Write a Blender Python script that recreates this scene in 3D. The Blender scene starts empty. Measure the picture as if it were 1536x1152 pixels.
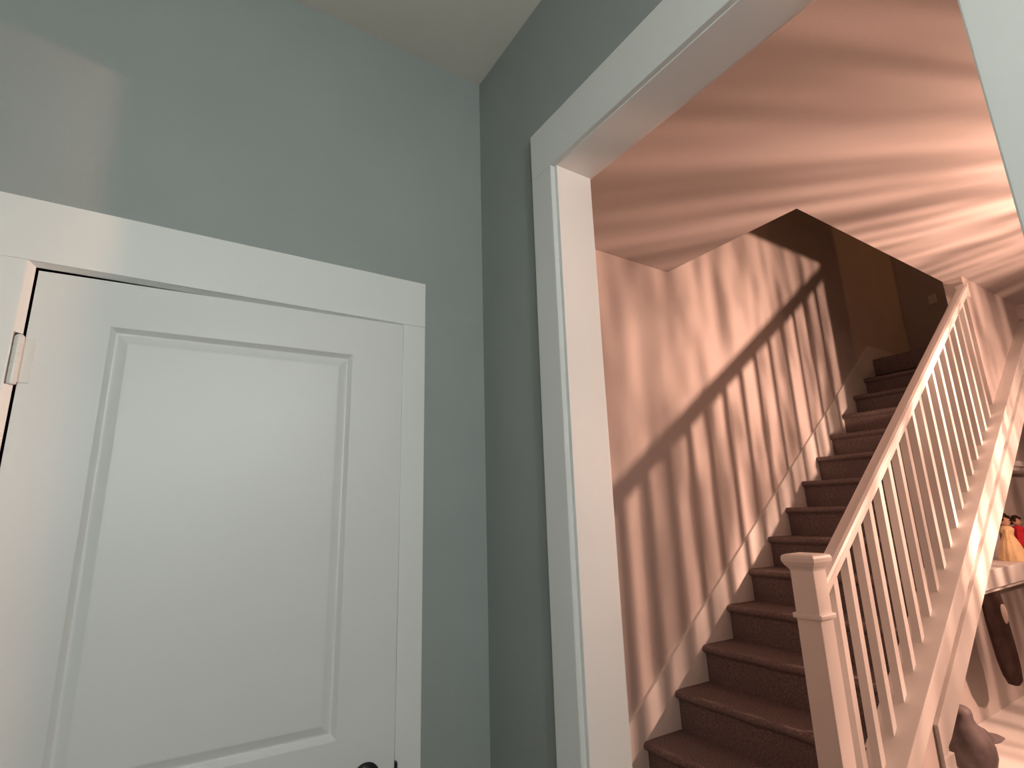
import bpy, bmesh, math, random
from mathutils import Matrix, Vector
random.seed(4)
S = bpy.context.scene
C = S.collection

# ------------------------------------------------------------------ camera
FPX, YAW, PITCH, ROLL = 793.98, 0.993031, 0.236589, -0.0293404
CAM = Vector((-0.827726, -1.433510, 1.502791))
fw = Vector((math.cos(PITCH)*math.cos(YAW), math.cos(PITCH)*math.sin(YAW), math.sin(PITCH)))
rt = Vector((math.sin(YAW), -math.cos(YAW), 0)); up = rt.cross(fw)
r2 = math.cos(ROLL)*rt + math.sin(ROLL)*up
u2 = -math.sin(ROLL)*rt + math.cos(ROLL)*up
cd = bpy.data.cameras.new('camera'); cam = bpy.data.objects.new('camera', cd); C.objects.link(cam)
cd.sensor_width = 36; cd.lens = FPX/1536*36; cd.clip_start = .02
M = Matrix.Identity(4)
for i in range(3):
    M[i][0], M[i][1], M[i][2], M[i][3] = r2[i], u2[i], -fw[i], CAM[i]
cam.matrix_world = M
S.camera = cam

# ------------------------------------------------------------------ world, exposure
S.view_settings.view_transform = 'Standard'; S.view_settings.look = 'None'
S.view_settings.gamma = 1; S.view_settings.use_curve_mapping = False
S.view_settings.exposure = 0.0
w = bpy.data.worlds.new('world'); S.world = w; w.use_nodes = True
w.node_tree.nodes['Background'].inputs[0].default_value = (.25, .4, .45, 1)
w.node_tree.nodes['Background'].inputs[1].default_value = .5

LAMP = Vector((3.42, -1.87, 1.93))

def area_light(name, loc, rot, sx, sy, power, col):
    l = bpy.data.lights.new(name, 'AREA'); l.shape = 'RECTANGLE'; l.size = sx; l.size_y = sy
    l.energy = power; l.color = col
    o = bpy.data.objects.new(name, l); C.objects.link(o); o.location = loc; o.rotation_euler = rot
    return o
# dusk daylight coming in through the window in the wall behind the camera
wl = area_light('window_daylight', (-1.30, -2.62, 1.86), (math.radians(90), 0, 0), .6, .6, 10, (.90, 1.0, .98))
wl.data.spread = math.radians(150)
# cool bulb of the pendant behind the camera
PEND = Vector((-.60, -2.38, 2.2))
l = bpy.data.lights.new('pendant_bulb', 'POINT'); l.energy = 32; l.color = (.97, 1.0, .94); l.shadow_soft_size = .09
o = bpy.data.objects.new('pendant_bulb', l); C.objects.link(o); o.location = PEND
# dim warm bulb in the upstairs hall
l = bpy.data.lights.new('upstairs_bulb', 'POINT'); l.energy = 17; l.color = (1, .42, .16); l.shadow_soft_size = .06
o = bpy.data.objects.new('upstairs_bulb', l); C.objects.link(o); o.location = (5.62, -1.95, 4.7)

def lamp_light():
    """bulb of the floor lamp: noise in its strength imitates radial streaks from fluted glass"""
    l = bpy.data.lights.new('lamp_bulb_light', 'POINT'); l.energy = 415; l.color = (1, .56, .405)
    l.shadow_soft_size = .05
    l.use_nodes = True; nt = l.node_tree; N = nt.nodes; L = nt.links
    em = next(n for n in N if n.type == 'EMISSION')
    geo = N.new('ShaderNodeNewGeometry'); sep = N.new('ShaderNodeSeparateXYZ'); L.new(geo.outputs['Normal'], sep.inputs[0])
    az = N.new('ShaderNodeMath'); az.operation = 'ARCTAN2'; L.new(sep.outputs[1], az.inputs[0]); L.new(sep.outputs[0], az.inputs[1])
    el = N.new('ShaderNodeMath'); el.operation = 'ARCSINE'; L.new(sep.outputs[2], el.inputs[0])
    def noise(ka, ke, detail, off):
        c = N.new('ShaderNodeCombineXYZ')
        a = N.new('ShaderNodeMath'); a.operation = 'MULTIPLY'; a.inputs[1].default_value = ka; L.new(az.outputs[0], a.inputs[0])
        e = N.new('ShaderNodeMath'); e.operation = 'MULTIPLY'; e.inputs[1].default_value = ke; L.new(el.outputs[0], e.inputs[0])
        L.new(a.outputs[0], c.inputs[0]); L.new(e.outputs[0], c.inputs[1]); c.inputs[2].default_value = off
        n = N.new('ShaderNodeTexNoise'); n.inputs['Scale'].default_value = 1; n.inputs['Detail'].default_value = detail
        L.new(c.outputs[0], n.inputs['Vector']); return n.outputs[0]
    n1 = noise(17, 2.2, 4, 2.3); n2 = noise(3.0, 2.2, 1, 7.1)  # streak pattern put into the emission; the globe mesh casts none
    n3 = noise(34, 6, 2, 4.4)
    m3 = N.new('ShaderNodeMath'); m3.operation = 'MULTIPLY_ADD'; m3.inputs[1].default_value = .8; m3.inputs[2].default_value = -.40
    L.new(n3, m3.inputs[0])
    mx = N.new('ShaderNodeMath'); mx.operation = 'MULTIPLY_ADD'; mx.inputs[1].default_value = .5
    L.new(n2, mx.inputs[0]); ad = N.new('ShaderNodeMath'); L.new(n1, ad.inputs[0]); L.new(m3.outputs[0], ad.inputs[1]); L.new(ad.outputs[0], mx.inputs[2])
    mr = N.new('ShaderNodeMapRange'); mr.inputs[1].default_value = .52; mr.inputs[2].default_value = .98
    mr.inputs[3].default_value = .38; mr.inputs[4].default_value = 1.5
    L.new(mx.outputs[0], mr.inputs[0])
    mr2 = N.new('ShaderNodeMapRange'); mr2.inputs[1].default_value = .58; mr2.inputs[2].default_value = .90
    mr2.inputs[3].default_value = .16; mr2.inputs[4].default_value = 1.45; L.new(mx.outputs[0], mr2.inputs[0])
    fa = N.new('ShaderNodeMapRange'); fa.interpolation_type = 'SMOOTHSTEP'; fa.inputs[1].default_value = math.radians(104); fa.inputs[2].default_value = math.radians(132)
    fa.inputs[3].default_value = 1; fa.inputs[4].default_value = 0; L.new(az.outputs[0], fa.inputs[0])
    mm = N.new('ShaderNodeMix'); mm.data_type = 'FLOAT'; L.new(fa.outputs[0], mm.inputs[0]); L.new(mr.outputs[0], mm.inputs[2]); L.new(mr2.outputs[0], mm.inputs[3])
    # emission turned down towards the head of the stairs, to dim the wall there
    sd = N.new('ShaderNodeMapRange'); sd.interpolation_type = 'SMOOTHSTEP'
    sd.inputs[1].default_value = math.radians(50); sd.inputs[2].default_value = math.radians(118); sd.inputs[3].default_value = .22; sd.inputs[4].default_value = 1.0
    L.new(az.outputs[0], sd.inputs[0])
    ml = N.new('ShaderNodeMath'); ml.operation = 'MULTIPLY'; L.new(mm.outputs[0], ml.inputs[0]); L.new(sd.outputs[0], ml.inputs[1])
    L.new(ml.outputs[0], em.inputs['Strength'])
    o = bpy.data.objects.new('lamp_bulb_light', l); C.objects.link(o); o.location = LAMP
lamp_light()

# ------------------------------------------------------------------ helpers
def mat(name, col, rough=.8, spec=.3, bump=0, bscale=200, var=0, vscale=6, metal=0):
    m = bpy.data.materials.new(name); m.use_nodes = True; nt = m.node_tree; N = nt.nodes; L = nt.links
    b = N['Principled BSDF']; b.inputs['Base Color'].default_value = (*col, 1)
    b.inputs['Roughness'].default_value = rough; b.inputs['Specular IOR Level'].default_value = spec
    b.inputs['Metallic'].default_value = metal
    tc = N.new('ShaderNodeTexCoord')
    if var:
        n = N.new('ShaderNodeTexNoise'); n.inputs['Scale'].default_value = vscale; n.inputs['Detail'].default_value = 4
        L.new(tc.outputs['Object'], n.inputs['Vector'])
        r = N.new('ShaderNodeValToRGB')
        r.color_ramp.elements[0].position = .3; r.color_ramp.elements[1].position = .7
        r.color_ramp.elements[0].color = (*[c*(1-var) for c in col], 1); r.color_ramp.elements[1].color = (*[min(1, c*(1+var)) for c in col], 1)
        L.new(n.outputs[0], r.inputs[0]); L.new(r.outputs[0], b.inputs['Base Color'])
    if bump:
        n = N.new('ShaderNodeTexNoise'); n.inputs['Scale'].default_value = bscale; n.inputs['Detail'].default_value = 3
        L.new(tc.outputs['Object'], n.inputs['Vector'])
        bp = N.new('ShaderNodeBump'); bp.inputs['Strength'].default_value = bump; bp.inputs['Distance'].default_value = .004
        L.new(n.outputs[0], bp.inputs['Height']); L.new(bp.outputs[0], b.inputs['Normal'])
    return m
M_GREEN = mat('sage_green_paint', (.335, .362, .350), .65, .3, .12, 260, .03, 3)
M_CEIL = mat('off_white_ceiling_paint', (.70, .66, .60), .95, .1, .2, 160)
M_TRIM = mat('white_trim_paint', (.80, .80, .78), .38, .45, .03, 60)
M_DOOR = mat('white_door_paint', (.75, .745, .73), .40, .5, .04, 90)
M_BEIGE = mat('beige_wall_paint', (.61, .565, .54), .85, .2, .15, 220, .03, 3)
M_BCEIL = mat('pale_stair_hall_ceiling_paint', (.52, .485, .47), .9, .15, .15, 180)
M_CARPET = mat('brown_stair_carpet', (.215, .172, .168), 1, .05, 1.0, 420, .35, 130)
M_WOOD = mat('dark_floor_wood', (.09, .05, .03), .5, .4, .1, 40, .25, 4)
M_GLASS = None
M_BLACK = mat('black_metal', (.012, .012, .013), .35, .5, .02, 80)
M_HINGE = mat('painted_hinge', (.72, .71, .68), .35, .5, .05, 120)
M_BRONZE = mat('dull_brass', (.35, .25, .12), .4, .5, .02, 80, 0, 6, .9)

def obj(name, bm, m, parent=None, kind=None, smooth=False):
    me = bpy.data.meshes.new(name); bmesh.ops.recalc_face_normals(bm, faces=bm.faces[:]); bm.to_mesh(me); bm.free()
    if smooth:
        for p in me.polygons: p.use_smooth = True
    me.materials.append(m)
    o = bpy.data.objects.new(name, me); C.objects.link(o)
    if parent: o.parent = parent
    if kind: o['kind'] = kind
    return o
def tag(o, label, cat, group=None):
    o['label'] = label; o['category'] = cat
    if group: o['group'] = group
    return o
def thing(name, label, cat, loc=(0, 0, 0), rz=0, group=None):
    o = bpy.data.objects.new(name, None); C.objects.link(o); o.location = loc; o.rotation_euler = (0, 0, rz)
    o.empty_display_size = .1
    return tag(o, label, cat, group)
def box(bm, a, b, bev=0):
    r = bmesh.ops.create_cube(bm, size=1); vs = r['verts']
    for v in vs:
        v.co = Vector([(a[i]+b[i])/2 + v.co[i]*abs(b[i]-a[i]) for i in range(3)])
    if bev:
        es = list({e for v in vs for e in v.link_edges})
        bmesh.ops.bevel(bm, geom=es, offset=bev, segments=2, profile=.6, affect='EDGES')
def mb(*boxes, bev=0):
    bm = bmesh.new()
    for a, b in boxes: box(bm, a, b, bev)
    return bm
def prism(bm, pts, f0, f1, bev=0):
    """polygon pts extruded; f0/f1 map a 2D point to 3D on the two sides"""
    v0 = [bm.verts.new(f0(p)) for p in pts]; v1 = [bm.verts.new(f1(p)) for p in pts]
    n = len(pts); fs = [bm.faces.new(v0), bm.faces.new(v1[::-1])]
    for i in range(n): fs.append(bm.faces.new((v0[i], v1[i], v1[(i+1) % n], v0[(i+1) % n])))
    if bev:
        es = list({e for f in fs for e in f.edges})
        bmesh.ops.bevel(bm, geom=es, offset=bev, segments=2, profile=.6, affect='EDGES')
def xz(bm, pts, y0, y1, bev=0):
    prism(bm, pts, lambda p: (p[0], y0, p[1]), lambda p: (p[0], y1, p[1]), bev)
def lathe(bm, prof, n=24, c=(0, 0, 0), flute=0, nf=12):
    rings = []
    for r, z in prof:
        rings.append([bm.verts.new((c[0]+r*(1+flute*math.cos(nf*2*math.pi*k/n))*math.cos(2*math.pi*k/n),
                                    c[1]+r*(1+flute*math.cos(nf*2*math.pi*k/n))*math.sin(2*math.pi*k/n), c[2]+z)) for k in range(n)])
    for a, b in zip(rings, rings[1:]):
        for k in range(n): bm.faces.new((a[k], a[(k+1) % n], b[(k+1) % n], b[k]))
    bm.faces.new(rings[0][::-1]); bm.faces.new(rings[-1])
def rings_mesh(bm, rings):
    vs = [[bm.verts.new(p) for p in r] for r in rings]; n = len(rings[0])
    for a, b in zip(vs, vs[1:]):
        for k in range(n): bm.faces.new((a[k], a[(k+1) % n], b[(k+1) % n], b[k]))
    bm.faces.new(vs[0][::-1]); bm.faces.new(vs[-1])
def ellipsoid(bm, c, r, rot=None, u=16, v=10):
    q = bmesh.ops.create_uvsphere(bm, u_segments=u, v_segments=v, radius=1)
    for p in q['verts']:
        x = Vector((p.co.x*r[0], p.co.y*r[1], p.co.z*r[2]))
        if rot: x = rot @ x
        p.co = x + Vector(c)
def copy_child(o, parent, loc):
    c = o.copy(); C.objects.link(c); c.parent = parent; c.location = loc; return c

H = 3.047
WT = .115                    # thickness of the wall between the two rooms
XL, YF = -3.0, -2.5          # camera room
XR, YR = 8.0, -7.5           # stair room
YW = .755                    # stair wall
OY0, OY1, OZ = -.43, -1.30, 2.437     # cased opening

# ------------------------------------------------------------------ room shell
obj('floor', mb(((XL-.1, YR-.1, -.1), (XR+.1, YW+.1, 0))), M_WOOD, kind='structure')
# door wall (wall_back) with the doorway
DX0, DX1, DZ = -1.111, -.290, 2.045      # jamb faces
CX0, CX1, CZ = -1.123, -.283, 2.053      # inner edges of the casing
obj('wall_back', mb(((XL-.1, 0, 0), (DX0, .12, H)), ((DX1, 0, 0), (0, .12, H)), ((DX0, 0, DZ), (DX1, .12, H))), M_GREEN, kind='structure')
obj('wall_left', mb(((XL-.1, YF, 0), (XL, 0, H))), M_GREEN, kind='structure')
WX0, WX1, WZ0, WZ1 = -1.66, -.94, 1.5, 2.22
obj('wall_front', mb(((XL-.1, YF-.12, 0), (WX0, YF, H)), ((WX1, YF-.12, 0), (WT, YF, H)),
                     ((WX0, YF-.12, 0), (WX1, YF, WZ0)), ((WX0, YF-.12, WZ1), (WX1, YF, H))), M_GREEN, kind='structure')
def wall_right():
    bm = mb(((0, OY0+.012, 0), (WT, YW, H)), ((0, YF, 0), (WT, OY1-.012, H)), ((0, OY1-.012, OZ+.012), (WT, OY0+.012, H)))
    o = obj('wall_right', bm, M_GREEN, kind='structure')
    o.data.materials.append(M_BEIGE)
    for p in o.data.polygons:
        if p.center.x > WT-.001: p.material_index = 1
wall_right()
obj('ceiling', mb(((XL-.1, YF-.12, H), (WT, .12, H+.1))), M_CEIL, kind='structure')

# stair room shell
HX, HY = 1.88, -.14          # stairwell hole in the ceiling
obj('wall_stair', mb(((WT, YW, 0), (XR, YW+.1, 6.0))), M_BEIGE, kind='structure')
obj('wall_stair_room_front', mb(((WT, YR-.1, 0), (XR, YR, H))), M_BEIGE, kind='structure')
obj('wall_stair_room_right', mb(((XR, YR-.1, 0), (XR+.1, YW+.1, H))), M_BEIGE, kind='structure')
obj('wall_stair_room_left', mb(((WT-.1, YR-.1, 0), (WT, YF-.13, H))), M_BEIGE, kind='structure')
obj('ceiling_stair_room', mb(((WT, YR-.1, H), (HX, YW, H+.28)), ((HX, YR-.1, H), (XR+.1, HY, H+.28))), M_BCEIL, kind='structure')
# upper stairwell
obj('wall_light_stop', mb(((4.1, HY-.1, H+.28), (4.78, HY, 6.0)), ((4.78, HY-.1, 5.4), (5.6, HY, 6.0))), M_BEIGE, kind='structure')  # unseen wall piece, shaped to cut the edge of the upstairs light
obj('wall_stairwell_end', mb(((5.6, HY, 2.7), (5.7, YW, 6.0))), M_BEIGE, kind='structure')
obj('wall_upstairs_hall', mb(((WT, -4.6, H+.28), (7.0, -4.5, 6.0)), ((WT, -4.5, H+.28), (WT+.1, YW, 6.0)), ((6.9, -4.5, H+.28), (7.0, HY-.1, 6.0)), ((5.6, HY-.1, H+.28), (7.0, HY, 6.0))), M_BEIGE, kind='structure')
obj('ceiling_upstairs', mb(((WT, -4.6, 6.0), (7.0, YW+.1, 6.1))), M_BCEIL, kind='structure')

# window behind the camera
wf = obj('window_1', mb(((WX0, YF-.12, WZ0), (WX0+.05, YF+.02, WZ1)), ((WX1-.05, YF-.12, WZ0), (WX1, YF+.02, WZ1)),
                        ((WX0+.05, YF-.12, WZ0), (WX1-.05, YF+.02, WZ0+.05)), ((WX0+.05, YF-.12, WZ1-.05), (WX1-.05, YF+.02, WZ1))), M_TRIM, kind='structure')
gm = bpy.data.materials.new('window_glass'); gm.use_nodes = True; nt = gm.node_tree
tr = nt.nodes.new('ShaderNodeBsdfTransparent'); gl = nt.nodes.new('ShaderNodeBsdfGlossy'); gl.inputs['Roughness'].default_value = .05
mxs = nt.nodes.new('ShaderNodeMixShader'); mxs.inputs[0].default_value = .06
nt.links.new(tr.outputs[0], mxs.inputs[1]); nt.links.new(gl.outputs[0], mxs.inputs[2])
nt.links.new(mxs.outputs[0], nt.nodes['Material Output'].inputs[0])
obj('pane', mb(((WX0+.05, YF-.06, WZ0+.05), (WX1-.05, YF-.052, WZ1-.05))), gm, wf)

# baseboards
obj('baseboard_back', mb(((DX1+.09, -.015, 0), (0, 0, .13)), ((XL, -.015, 0), (DX0-.09, 0, .13)), bev=.003), M_TRIM, kind='structure')
obj('baseboard_right', mb(((-.015, OY0+.012, 0), (0, -.015, .13)), ((-.015, YF, 0), (0, OY1-.1, .13)), bev=.003), M_TRIM, kind='structure')

# ------------------------------------------------------------------ door casing, jamb (trim_1)
t1 = obj('trim_1', mb(((DX0-.02, 0, 0), (DX0, .12, DZ+.02)), ((DX1, 0, 0), (DX1+.02, .12, DZ+.02)), ((DX0, 0, DZ), (DX1, .12, DZ+.02)),
                      ((DX0, .045, 0), (DX0+.012, .08, DZ)), ((DX1-.012, .045, 0), (DX1, .08, DZ)), ((DX0, .045, DZ-.012), (DX1, .08, DZ))), M_TRIM, kind='structure')
CT = .018
obj('side_casing', mb(((DX0-.104, -CT, 0), (CX0, 0, CZ)), bev=.002), M_TRIM, t1)
obj('side_casing', mb(((CX1, -CT, 0), (-.213, 0, CZ)), bev=.0025), M_TRIM, t1)
obj('head_casing', mb(((DX0-.104, -CT, CZ), (-.213, 0, 2.196)), bev=.0025), M_TRIM, t1)
bm = bmesh.new()
for za, zb in ((0, .185), (.315, .985), (1.115, 1.783), (1.893, CZ)):
    prism(bm, [(CX0, 0), (CX0, -CT+.003), (DX0, -.002), (DX0, 0)], lambda p: (p[0], p[1], za), lambda p: (p[0], p[1], zb))
prism(bm, [(CX1, 0), (CX1, -CT+.003), (DX1, -.002), (DX1, 0)], lambda p: (p[0], p[1], 0), lambda p: (p[0], p[1], CZ))
prism(bm, [(CZ, 0), (CZ, -CT+.003), (DZ, -.002), (DZ, 0)], lambda p: (CX0, p[1], p[0]), lambda p: (CX1, p[1], p[0]))
obj('bead', bm, M_TRIM, t1)

# cased opening between the rooms (trim_2)
t2 = obj('trim_2', mb(((-.004, OY0, 0), (WT+.004, OY0+.012, OZ)), ((-.004, OY1-.012, 0), (WT+.004, OY1, OZ)), ((-.004, OY1-.012, OZ), (WT+.004, OY0+.012, OZ+.012)), bev=.0015), M_TRIM, kind='structure')
obj('side_casing', mb(((-CT, OY0+.011, 0), (0, -.3295, OZ+.003)), bev=.0025), M_TRIM, t2)
obj('side_casing', mb(((-CT, -1.405, 0), (0, -1.2895, OZ+.003)), bev=.0025), M_TRIM, t2)
obj('head_casing', mb(((-CT, -1.405, OZ+.003), (0, -.3295, 2.588)), bev=.0025), M_TRIM, t2)
obj('rear_side_casing', mb(((WT, OY0+.011, 0), (WT+CT-.006, -.3295, OZ+.003)), bev=.0025), M_TRIM, t2)
obj('rear_head_casing', mb(((WT, -1.4, OZ+.003), (WT+CT-.006, -.3295, 2.588)), bev=.0025), M_TRIM, t2)

# ------------------------------------------------------------------ the white panel door, a little ajar
TH = math.radians(3.1)
W, HT, TK = .815, 2.032, .035
def door():
    bm = bmesh.new()
    # local frame: x along leaf from hinge, y=0 the face towards the camera, depth +y
    px = [.137, .137+.540]
    panels = [(px[0], px[1], .995, 1.935), (px[0], px[1], .24, .80)]
    xs = [0, px[0], px[1], W]; zs = [.008, .24, .80, .995, 1.935, HT+.008]
    def q(a, b, c, d): bm.faces.new([bm.verts.new(p) for p in (a, b, c, d)])
    for face in (0, TK):
        s = 1 if face == 0 else -1
        for i in range(3):
            for j in range(5):
                x0, x1, z0, z1 = xs[i], xs[i+1], zs[j], zs[j+1]
                if i == 1 and j in (1, 3):
                    offs = [(0, 0), (.002, .0005), (.012, .0115), (.015, .0122), (.018, .0115), (.034, .0040), (.037, .0030), (.040, .0028)]
                    for (o0, d0), (o1, d1) in zip(offs, offs[1:]):
                        A = [(x0+o0, z0+o0), (x1-o0, z0+o0), (x1-o0, z1-o0), (x0+o0, z1-o0)]
                        B = [(x0+o1, z0+o1), (x1-o1, z0+o1), (x1-o1, z1-o1), (x0+o1, z1-o1)]
                        for k in range(4):
                            a, b = A[k], A[(k+1) % 4]; c, d = B[(k+1) % 4], B[k]
                            q((a[0], face+s*d0, a[1]), (b[0], face+s*d0, b[1]), (c[0], face+s*d1, c[1]), (d[0], face+s*d1, d[1]))
                    o, dd = offs[-1]
                    q((x0+o, face+s*dd, z0+o), (x1-o, face+s*dd, z0+o), (x1-o, face+s*dd, z1-o), (x0+o, face+s*dd, z1-o))
                else:
                    q((x0, face, z0), (x1, face, z0), (x1, face, z1), (x0, face, z1))
    z0, z1 = zs[0], zs[-1]
    q((0, 0, z0), (0, TK, z0), (0, TK, z1), (0, 0, z1)); q((W, 0, z0), (W, TK, z0), (W, TK, z1), (W, 0, z1))
    q((0, 0, z0), (W, 0, z0), (W, TK, z0), (0, TK, z0)); q((0, 0, z1), (W, 0, z1), (W, TK, z1), (0, TK, z1))
    bmesh.ops.remove_doubles(bm, verts=bm.verts[:], dist=1e-5)
    d = obj('door_1', bm, M_DOOR, kind='structure')
    d.location = (DX0+.0045, .003, 0); d.rotation_euler = (0, 0, -TH)
    # knob
    kx, kz = W-.069, .905
    bm = bmesh.new(); prof = [(.001, 0), (.030, 0), (.033, .003), (.033, .007), (.024, .011), (.0125, .014), (.0115, .030), (.016, .036), (.0265, .043), (.0300, .052), (.0285, .062), (.021, .069), (.001, .071)]
    lathe(bm, prof, 32)
    k = obj('door_knob', bm, M_BLACK, d, smooth=True); k.rotation_euler = (math.radians(90), 0, 0); k.location = (kx, 0, kz)
    obj('latch_plate', mb(((W, .005, kz-.03), (W+.002, .030, kz+.03)), ((W, .011, kz-.01), (W+.012, .024, kz+.01))), M_BLACK, d)
    # hinges: knuckle barrel with finials and the leaf on the jamb
    for hz in (1.79, 1.0, .2):
        bm = bmesh.new()
        lathe(bm, [(.002, -.008), (.0075, -.006), (.0085, 0)]+[(.0085, .0) , (.0085, .018), (.0078, .0182), (.0078, .0192), (.0085, .0194), (.0085, .038), (.0078, .0382), (.0078, .0392), (.0085, .0394), (.0085, .057), (.0078, .0572), (.0078, .0582), (.0085, .0584), (.0085, .076), (.0078, .0762), (.0078, .0772), (.0085, .0774), (.0085, .095), (.0055, .099), (.002, .101)], 16, (-.0065, -.0105, 0), 0, 12)
        box(bm, (-.020, -.0032, 0), (-.004, -.001, .095)); box(bm, (-.004, -.0025, 0), (.018, -.0003, .095))
        h = obj('hinge', bm, M_HINGE, d, smooth=False); h.location = (0, 0, hz)
door()

# ------------------------------------------------------------------ staircase
SL = .72; RUN, RISE = .256, .1843
X2 = 1.303                                   # nosing of tread number 2
nose = lambda x: .3686 + SL*(x-X2)           # nosing line
YB = -.18                                    # open side of the treads
stairs = thing('staircase', 'carpeted brown staircase rising past the white balustrade', 'staircase', (1.05, .3, 0))
def step_bm():
    bm = bmesh.new(); r = .019
    pts = [(.0+r+r*math.cos(a), -r+r*math.sin(a)) for a in [math.pi/2+math.pi*k/8 for k in range(9)]]
    # a soft sag so that the carpet wraps the nosing
    pts = [(RUN+.034, -.004)] + [(.06, .001)] + pts + [(.028, -.048), (.030, -RISE-.004), (RUN+.034, -RISE-.004)]
    n = 10
    rings = []
    for k in range(n+1):
        y = YB + (YW-.012-YB)*k/n
        jig = .0018*math.sin(k*2.1)
        rings.append([(p[0]+(jig if p[0] < .04 else 0), y-.3, p[1]+jig*.6) for p in pts])
    rings_mesh(bm, rings); return bm
first = None
for i in range(1, 15):
    x = X2+(i-2)*RUN; loc = (x-1.05, 0, i*RISE)
    if first is None:
        first = obj('step', step_bm(), M_CARPET, stairs, smooth=False); first.location = loc
    else: copy_child(first, stairs, loc)
LX = X2+13*RUN; LZ = 15*RISE+.03
o = obj('landing', mb(((LX-1.05, HY-.3, LZ-.16), (5.6-1.05, YW-.012-.3, LZ)), bev=.012), M_CARPET, stairs)
# skirt board on the wall beside the steps
bm = bmesh.new(); T = .155
xz(bm, [(1.10, 0), (1.10+.13, 0), (LX+.05, LZ-.25), (LX+.05, LZ), (5.6, LZ), (5.6, LZ+.13), (LX-.02, LZ+.13), (1.10+.06, nose(1.16)+T), (1.02, nose(1.02)+T), (1.02, 0)], YW-.018, YW-.0, .003)
obj('trim_3', bm, M_TRIM, kind='structure')
obj('baseboard_stair_wall', mb(((WT, YW-.015, 0), (1.02, YW, .13)), bev=.003), M_TRIM, kind='structure')
# sloped soffit below the steps
bm = bmesh.new(); xz(bm, [(1.75, nose(1.75)-.44), (5.3, nose(5.3)-.44), (5.3, nose(5.3)-.40), (1.75, nose(1.75)-.40)], YB+.01, YW-.001)
obj('ceiling_under_stairs', bm, M_BEIGE, kind='structure')

# ------------------------------------------------------------------ curb wall below the balustrade, with the sloped opening under the stairs
zc = lambda x: .520 + .712*(x-1.568)         # top of the curb
YC0, YC1 = -.185, -.295
NX0 = 2.04                                   # left side of the under-stair opening
GO = .325
bm = bmesh.new()
xl = 1.335
xz(bm, [(xl, 0), (NX0, 0), (NX0, zc(NX0)-.02), (xl, zc(xl)-.02)], YC1, YC0)
xz(bm, [(NX0, zc(NX0)-GO), (4.95, zc(4.95)-GO), (4.95, H), (4.7, H), (3.80, H), (3.80, zc(3.80)-.02), (NX0, zc(NX0)-.02)][0:2] + [(4.95, zc(4.95)-.02), (NX0, zc(NX0)-.02)], YC1, YC0)
xz(bm, [(5.9, 0), (XR, 0), (XR, H), (4.95, H), (4.95, zc(4.95)-GO), (5.9, zc(4.95)-GO)], YC1, YC0)
xz(bm, [(5.9, 0), (5.9, 0.01), (5.91, 0.01), (5.91, 0)], YC1, YC0)
obj('wall_knee', bm, M_BEIGE, kind='structure')
XW = 3.80
bm = bmesh.new(); xz(bm, [(XW, zc(XW)-.02), (4.96, zc(4.96)-.02), (4.96, H), (XW, H)], -.25, -.14)
obj('wall_beside_stairs', bm, M_BEIGE, kind='structure')
# sloped cap, apron and the casing round the opening
t4 = obj('trim_4', (lambda b: (xz(b, [(xl, zc(xl)-.02), (4.9, zc(4.9)-.02), (4.9, zc(4.9)), (xl, zc(xl))], -.325, -.170, .003), b)[1])(bmesh.new()), M_TRIM, kind='structure')
bm = bmesh.new(); xz(bm, [(xl, zc(xl)-.125), (4.9, zc(4.9)-.125), (4.9, zc(4.9)-.02), (xl, zc(xl)-.02)], -.317, -.295, .002)
obj('apron_board', bm, M_TRIM, t4)
bm = bmesh.new(); a = NX0-.10
xz(bm, [(a, zc(a)-.185), (4.95, zc(4.95)-.185), (4.95, zc(4.95)-GO), (NX0, zc(NX0)-GO), (a, zc(a)-GO+.02)], -.312, -.295, .002)
obj('sloped_casing', bm, M_TRIM, t4)
obj('side_casing', mb(((a, -.312, 0), (NX0, -.295, zc(a)-GO+.02)), bev=.002), M_TRIM, t4)

# ------------------------------------------------------------------ balustrade
bal = thing('balustrade', 'white painted balustrade with newel post running up beside the carpeted stairs', 'railing', (1.28, -.24, 0))
ox, oy = 1.28, -.24
def post():
    bm = bmesh.new(); h = .0445
    box(bm, (-h, -h, 0), (h, h, 1.09), .003)
    box(bm, (-h-.006, -h-.006, 0), (h+.006, h+.006, .30), .003)
    box(bm, (-h, -h, 1.10), (h, h, 1.262), .003)
    box(bm, (-h-.010, -h-.010, 1.082), (h+.010, h+.010, 1.102), .006)
    return bm
obj('newel_post', post(), M_TRIM, bal)
bm = bmesh.new(); h = .0445
rings = []
for dz, e in ((1.255, .001), (1.262, .004), (1.272, .012), (1.286, .019), (1.300, .020), (1.309, .016), (1.313, .006), (1.314, -.02)):
    a = h+e; rings.append([(-a, -a, dz), (a, -a, dz), (a, a, dz), (-a, a, dz)])
rings_mesh(bm, rings)
obj('newel_cap', bm, M_TRIM, bal)
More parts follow.
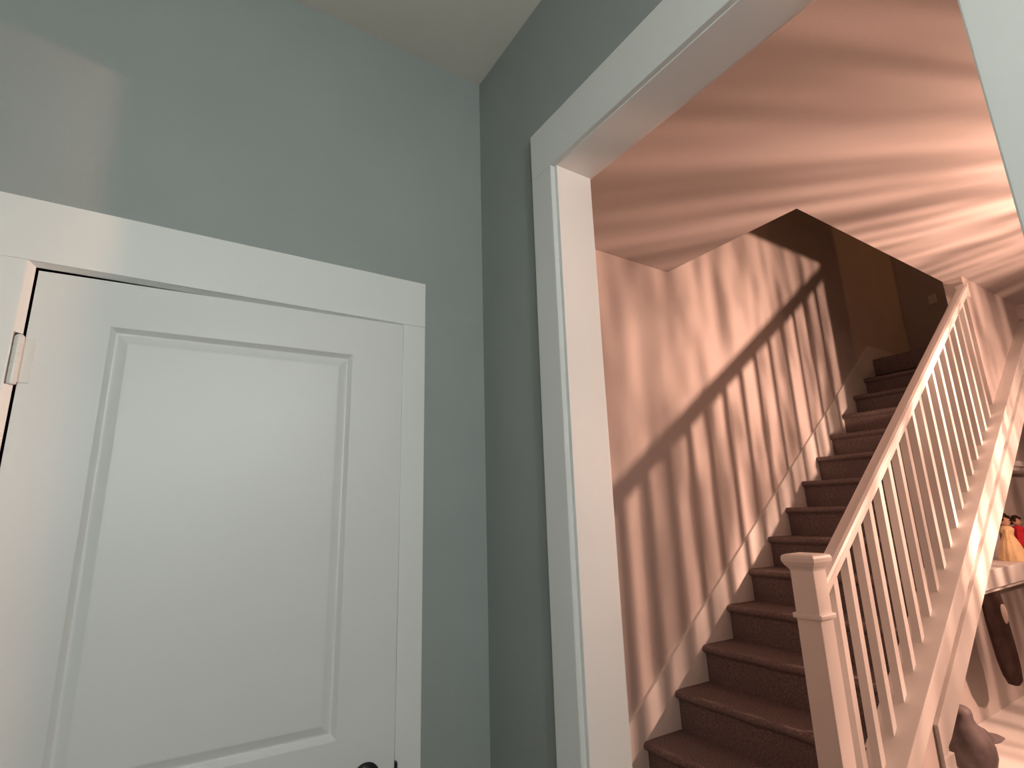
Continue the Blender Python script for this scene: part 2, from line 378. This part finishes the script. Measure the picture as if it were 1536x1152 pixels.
# handrail
zr = lambda x: 1.437+.715*(x-1.755)          # underside
def rail():
    pr = [(-.020, 0), (.020, 0), (.021, .014), (.0175, .020), (.0265, .026), (.033, .034), (.0335, .046), (.029, .056), (.018, .063), (0, .065)]
    pr = pr + [(-a, b) for a, b in pr[::-1][1:-2]] + [(-.021, .014)]
    bm = bmesh.new(); x0, x1 = 1.318, 3.805
    rings = [[(x-ox, p[0], zr(x)+p[1]*1.22) for p in pr] for x in (x0, x1)]
    rings_mesh(bm, rings); return bm
obj('handrail', rail(), M_TRIM, bal, smooth=False)
bm = bmesh.new(); bx = .0168
zl = lambda x: zc(x)-.002
def baluster(x):
    bm = bmesh.new()
    # foot cut to the slope of the curb, head cut to the slope of the rail (both nearly parallel)
    f = lambda s, z: [(-bx, -bx, z-s*bx), (bx, -bx, z+s*bx), (bx, bx, z+s*bx), (-bx, bx, z-s*bx)]
    rings_mesh(bm, [f(.712, zl(x)), f(.715, zr(x)+.004)])
    return bm
bxs = [1.4365+.1315*k for k in range(0, 18)]
for x in bxs:
    o = obj('baluster', baluster(x), M_TRIM, bal); o.location = (x-ox, 0, 0)
obj('rail_rosette', mb(((XW-.010-ox, -.036, zr(XW)-.02), (XW-ox, .036, zr(XW)+.085)), bev=.003), M_TRIM, bal)

# ------------------------------------------------------------------ nook under the stairs: back panel, shelves and ornaments
obj('wall_nook_back', (lambda b: (xz(b, [(1.9, 0), (6.2, 0), (6.2, 2.5), (4.8, nose(4.8)-.445), (1.9, nose(1.9)-.445)], .15, .18), box(b, (6.1, -.295, 0), (6.2, .15, 2.5)), b)[-1])(bmesh.new()), M_BEIGE, kind='structure')
def shelf(x0, x1, z0, z1, label):
    t = thing('wall_shelf', label, 'shelf', ((x0+x1)/2, .15, z0))
    hx = (x1-x0)/2
    obj('board', mb(((-hx, -.25, .03), (hx, 0, z1-z0)), bev=.004), M_TRIM, t)
    obj('bed_moulding', mb(((-hx+.02, -.22, 0), (hx-.02, 0, .03)), bev=.004), M_TRIM, t)
    return t
shelf(3.33, 5.5, .92, 1.06, 'thick white lower shelf under the stairs holding two figurines')
shelf(4.15, 5.5, 1.70, 1.77, 'white upper shelf under the stairs with a dark green ornament')

M_HAIR = mat('dark_brown_hair', (.035, .018, .010), .8, .2, .6, 60, .4, 40)
M_YEL = mat('pale_yellow_cloth', (.82, .62, .36), .9, .1, .2, 90, .12, 14)
M_RED = mat('red_cloth', (.62, .035, .05), .8, .2, .2, 90, .15, 14)
M_SKIN = mat('doll_skin', (.55, .33, .23), .6, .3, .02, 50)
M_GREY = mat('grey_carved_wood', (.17, .145, .15), .6, .3, .2, 30, .35, 9)
M_DARK = mat('dark_brown_cloth', (.05, .032, .028), .9, .1, .4, 120, .35, 10)
M_PALE = mat('pale_cloth_patch', (.45, .38, .34), .9, .1, .3, 80)
M_DGREEN = mat('dark_green_glaze', (.02, .055, .045), .35, .5, .05, 20, .3, 12)
def doll(loc, s, cloth, label, hairr=1.0):
    t = thing('doll_figurine', label, 'figurine', loc)
    bm = bmesh.new(); lathe(bm, [(.085*s, 0), (.088*s, .004*s), (.078*s, .07*s), (.060*s, .13*s), (.040*s, .18*s), (.032*s, .20*s), (.043*s, .225*s), (.045*s, .245*s), (.030*s, .262*s), (.012*s, .268*s)], 48, flute=.05, nf=12)
    obj('dress', bm, cloth, t, smooth=True)
    for sg in (-1, 1):
        bm = bmesh.new(); R = Matrix.Rotation(sg*.5, 3, 'Y')
        ellipsoid(bm, (-sg*-.055*s, -.008*s, .205*s), (.014*s, .014*s, .052*s), Matrix.Rotation(-sg*.45, 3, 'Y'), 10, 8)
        obj('arm', bm, cloth, t, smooth=True)
    bm = bmesh.new(); ellipsoid(bm, (0, 0, .300*s), (.030*s, .032*s, .037*s)); lathe(bm, [(.011*s, .26*s), (.011*s, .28*s)], 10)
    hd = obj('head', bm, M_SKIN, t, smooth=True)
    bm = bmesh.new(); ellipsoid(bm, (0, -.031*s, .297*s), (.004*s, .006*s, .006*s), None, 8, 6); obj('nose', bm, M_SKIN, hd, smooth=True)
    bm = bmesh.new()
    for sg in (-1, 1): ellipsoid(bm, (sg*.011*s, -.029*s, .305*s), (.004*s, .003*s, .004*s), None, 8, 6)
    obj('eyes', bm, M_BLACK, hd, smooth=True)
    bm = bmesh.new()
    rr = random.Random(3)
    for k in range(34):
        a = rr.uniform(0, 2*math.pi); e = rr.uniform(-.5, 1.5); x = math.cos(a)*math.cos(e); y = math.sin(a)*math.cos(e); z = math.sin(e)
        if y < -.45 and z < .45: continue
        ellipsoid(bm, (x*.034*s*hairr, y*.034*s+.004*s, .306*s+z*.038*s*hairr), (.014*s, .014*s, .014*s), None, 8, 6)
    obj('hair', bm, M_HAIR, t, smooth=True)
    return t
doll((4.34, -.02, 1.06), .90, M_YEL, 'small figurine with dark curly hair in a pale yellow dress on the shelf', 1.35)
doll((4.74, .02, 1.06), .85, M_RED, 'small dark-haired figurine in a red dress on the shelf', 1.1)
bm = bmesh.new(); lathe(bm, [(.03, 0), (.045, .01), (.06, .05), (.05, .10), (.03, .13), (.035, .15)], 20)
o = obj('vase', bm, M_DGREEN, smooth=True); o.location = (4.42, .03, 1.77)
tag(o, 'small dark green vase standing on the upper shelf under the stairs', 'vase')

# dark cloth stocking-like bag hanging from the shelf
t = thing('hanging_bag', 'long dark brown cloth bag hanging below the thick shelf', 'bag', (3.66, -.05, .915))
bm = bmesh.new(); rings = []
for z, cx, rx, ry in ((0.0, 0, .15, .022), (-.05, .0, .16, .028), (-.15, .01, .155, .034), (-.27, .03, .145, .038), (-.38, .05, .14, .038), (-.47, .07, .125, .034), (-.53, .09, .09, .028), (-.55, .10, .03, .015)):
    rings.append([(cx+rx*math.cos(a), ry*math.sin(a), z) for a in [2*math.pi*k/20 for k in range(20)]])
rings_mesh(bm, rings); obj('bag_body', bm, M_DARK, t, smooth=True)
bm = bmesh.new(); ellipsoid(bm, (.055, -.030, -.13), (.050, .014, .060)); obj('patch', bm, M_PALE, t, smooth=True)
bm = bmesh.new(); box(bm, (-.006, -.006, 0), (.006, .006, .02)); obj('hanging_loop', bm, M_DARK, t)

obj('trim_5', mb(((NX0, -.285, 0), (5.9, .15, .12)), bev=.004), M_TRIM, kind='structure')
# grey bird ornament standing on the low ledge of the nook
t = thing('bird_ornament', 'grey carved bird ornament standing below the stair casing', 'ornament', (2.80, -.10, .12))
BS = .74
sp = [  # centre x, z, half width (along x), half depth (y)
    (-.02, .045, .05, .06), (-.02, .09, .10, .09), (-.015, .15, .125, .10), (-.02, .21, .125, .10), (-.035, .27, .112, .09), (-.05, .32, .088, .075),
    (-.06, .36, .064, .058), (-.062, .39, .052, .050), (-.062, .42, .052, .050), (-.062, .445, .048, .046), (-.062, .462, .032, .032), (-.062, .468, .01, .01)]
bm = bmesh.new(); rings_mesh(bm, [[(c+a*math.cos(q), b*math.sin(q), z) for q in [2*math.pi*k/24 for k in range(24)]] for c, z, a, b in [(q[0], q[1]*BS, q[2], q[3]) for q in sp]])
obj('body', bm, M_GREY, t, smooth=True)
bm = bmesh.new(); rings = []
for k, (x, z, a) in enumerate(((.03, .20, .055), (.12, .165, .05), (.20, .135, .036), (.33, .105, .026), (.42, .085, .008))):
    rings.append([(x+a*.35*math.cos(q), a*math.sin(q)*.9, z+a*.8*math.cos(q)) for q in [2*math.pi*j/14 for j in range(14)]])
rings_mesh(bm, rings); obj('tail', bm, M_GREY, t, smooth=True)
bm = bmesh.new(); rings_mesh(bm, [[(-.100-d, .014*math.cos(q)*k, .315+.010*math.sin(q)*k) for q in [2*math.pi*j/10 for j in range(10)]] for k, d in ((1, 0), (.7, .03), (.1, .05))])
obj('beak', bm, M_DARK, t, smooth=True)
for sg in (-1, 1):
    bm = bmesh.new(); lathe(bm, [(.012, .008), (.010, .05)], 10, (-.02, sg*.04, 0)); box(bm, (-.05, sg*.04-.022, 0), (.03, sg*.04+.022, .01), .003)
    obj('foot', bm, M_DARK, t)

# small pale wall box high up at the stair head
t = tag(obj('wall_box', mb(((-.03, -.035, -.05), (0, .035, .05)), bev=.008), M_TRIM), 'small pale box on the dark wall at the top of the stairs', 'wall box')
t.location = (5.6, .47, 3.489)

# ------------------------------------------------------------------ floor lamp whose bulb lights the stair room (right of the frame)
t = thing('floor_lamp', 'tall floor lamp with a fluted clear glass globe beside the stairs', 'lamp', (LAMP.x, LAMP.y, 0))
bm = bmesh.new(); lathe(bm, [(.14, 0), (.145, .01), (.13, .022), (.03, .03), (.012, .05)], 28); obj('base', bm, M_BRONZE, t, smooth=True)
bm = bmesh.new(); lathe(bm, [(.011, .04), (.011, 1.80), (.022, 1.81), (.022, 1.86), (.014, 1.87)], 16); obj('pole', bm, M_BRONZE, t, smooth=True)
ms = bpy.data.materials.new('fluted_clear_glass'); ms.use_nodes = True; nt = ms.node_tree
tr = nt.nodes.new('ShaderNodeBsdfTransparent'); tr.inputs[0].default_value = (.97, .97, .97, 1); gl = nt.nodes.new('ShaderNodeBsdfGlossy'); gl.inputs['Roughness'].default_value = .1
fr = nt.nodes.new('ShaderNodeFresnel'); m2 = nt.nodes.new('ShaderNodeMixShader'); nt.links.new(fr.outputs[0], m2.inputs[0])
nt.links.new(tr.outputs[0], m2.inputs[1]); nt.links.new(gl.outputs[0], m2.inputs[2]); nt.links.new(m2.outputs[0], nt.nodes['Material Output'].inputs[0])
bm = bmesh.new(); lathe(bm, [(.03, 1.84), (.08, 1.87), (.105, 1.93), (.10, 1.98), (.085, 2.02)], 72, flute=.03, nf=24)
bmesh.ops.delete(bm, geom=[f for f in bm.faces if len(f.verts) > 4], context='FACES')
obj('glass_globe', bm, ms, t, smooth=True)

t = thing('pendant_lamp', 'small clear globe pendant lamp hanging from the ceiling near the window', 'lamp', (PEND.x, PEND.y, PEND.z))
bm = bmesh.new(); lathe(bm, [(.05, H-.025-PEND.z), (.055, H-.01-PEND.z), (.05, H-PEND.z)], 24); obj('canopy', bm, M_BRONZE, t, smooth=True)
bm = bmesh.new(); lathe(bm, [(.004, .14), (.004, H-.02-PEND.z)], 8); obj('cord', bm, M_BLACK, t)
bm = bmesh.new(); lathe(bm, [(.028, .10), (.030, .125), (.015, .15)], 20); obj('socket', bm, M_BRONZE, t, smooth=True)
bm = bmesh.new(); lathe(bm, [(.028, .105), (.07, .09), (.105, .04), (.11, 0), (.10, -.05), (.06, -.09), (.01, -.105)], 40)
obj('glass_globe', bm, ms, t, smooth=True)
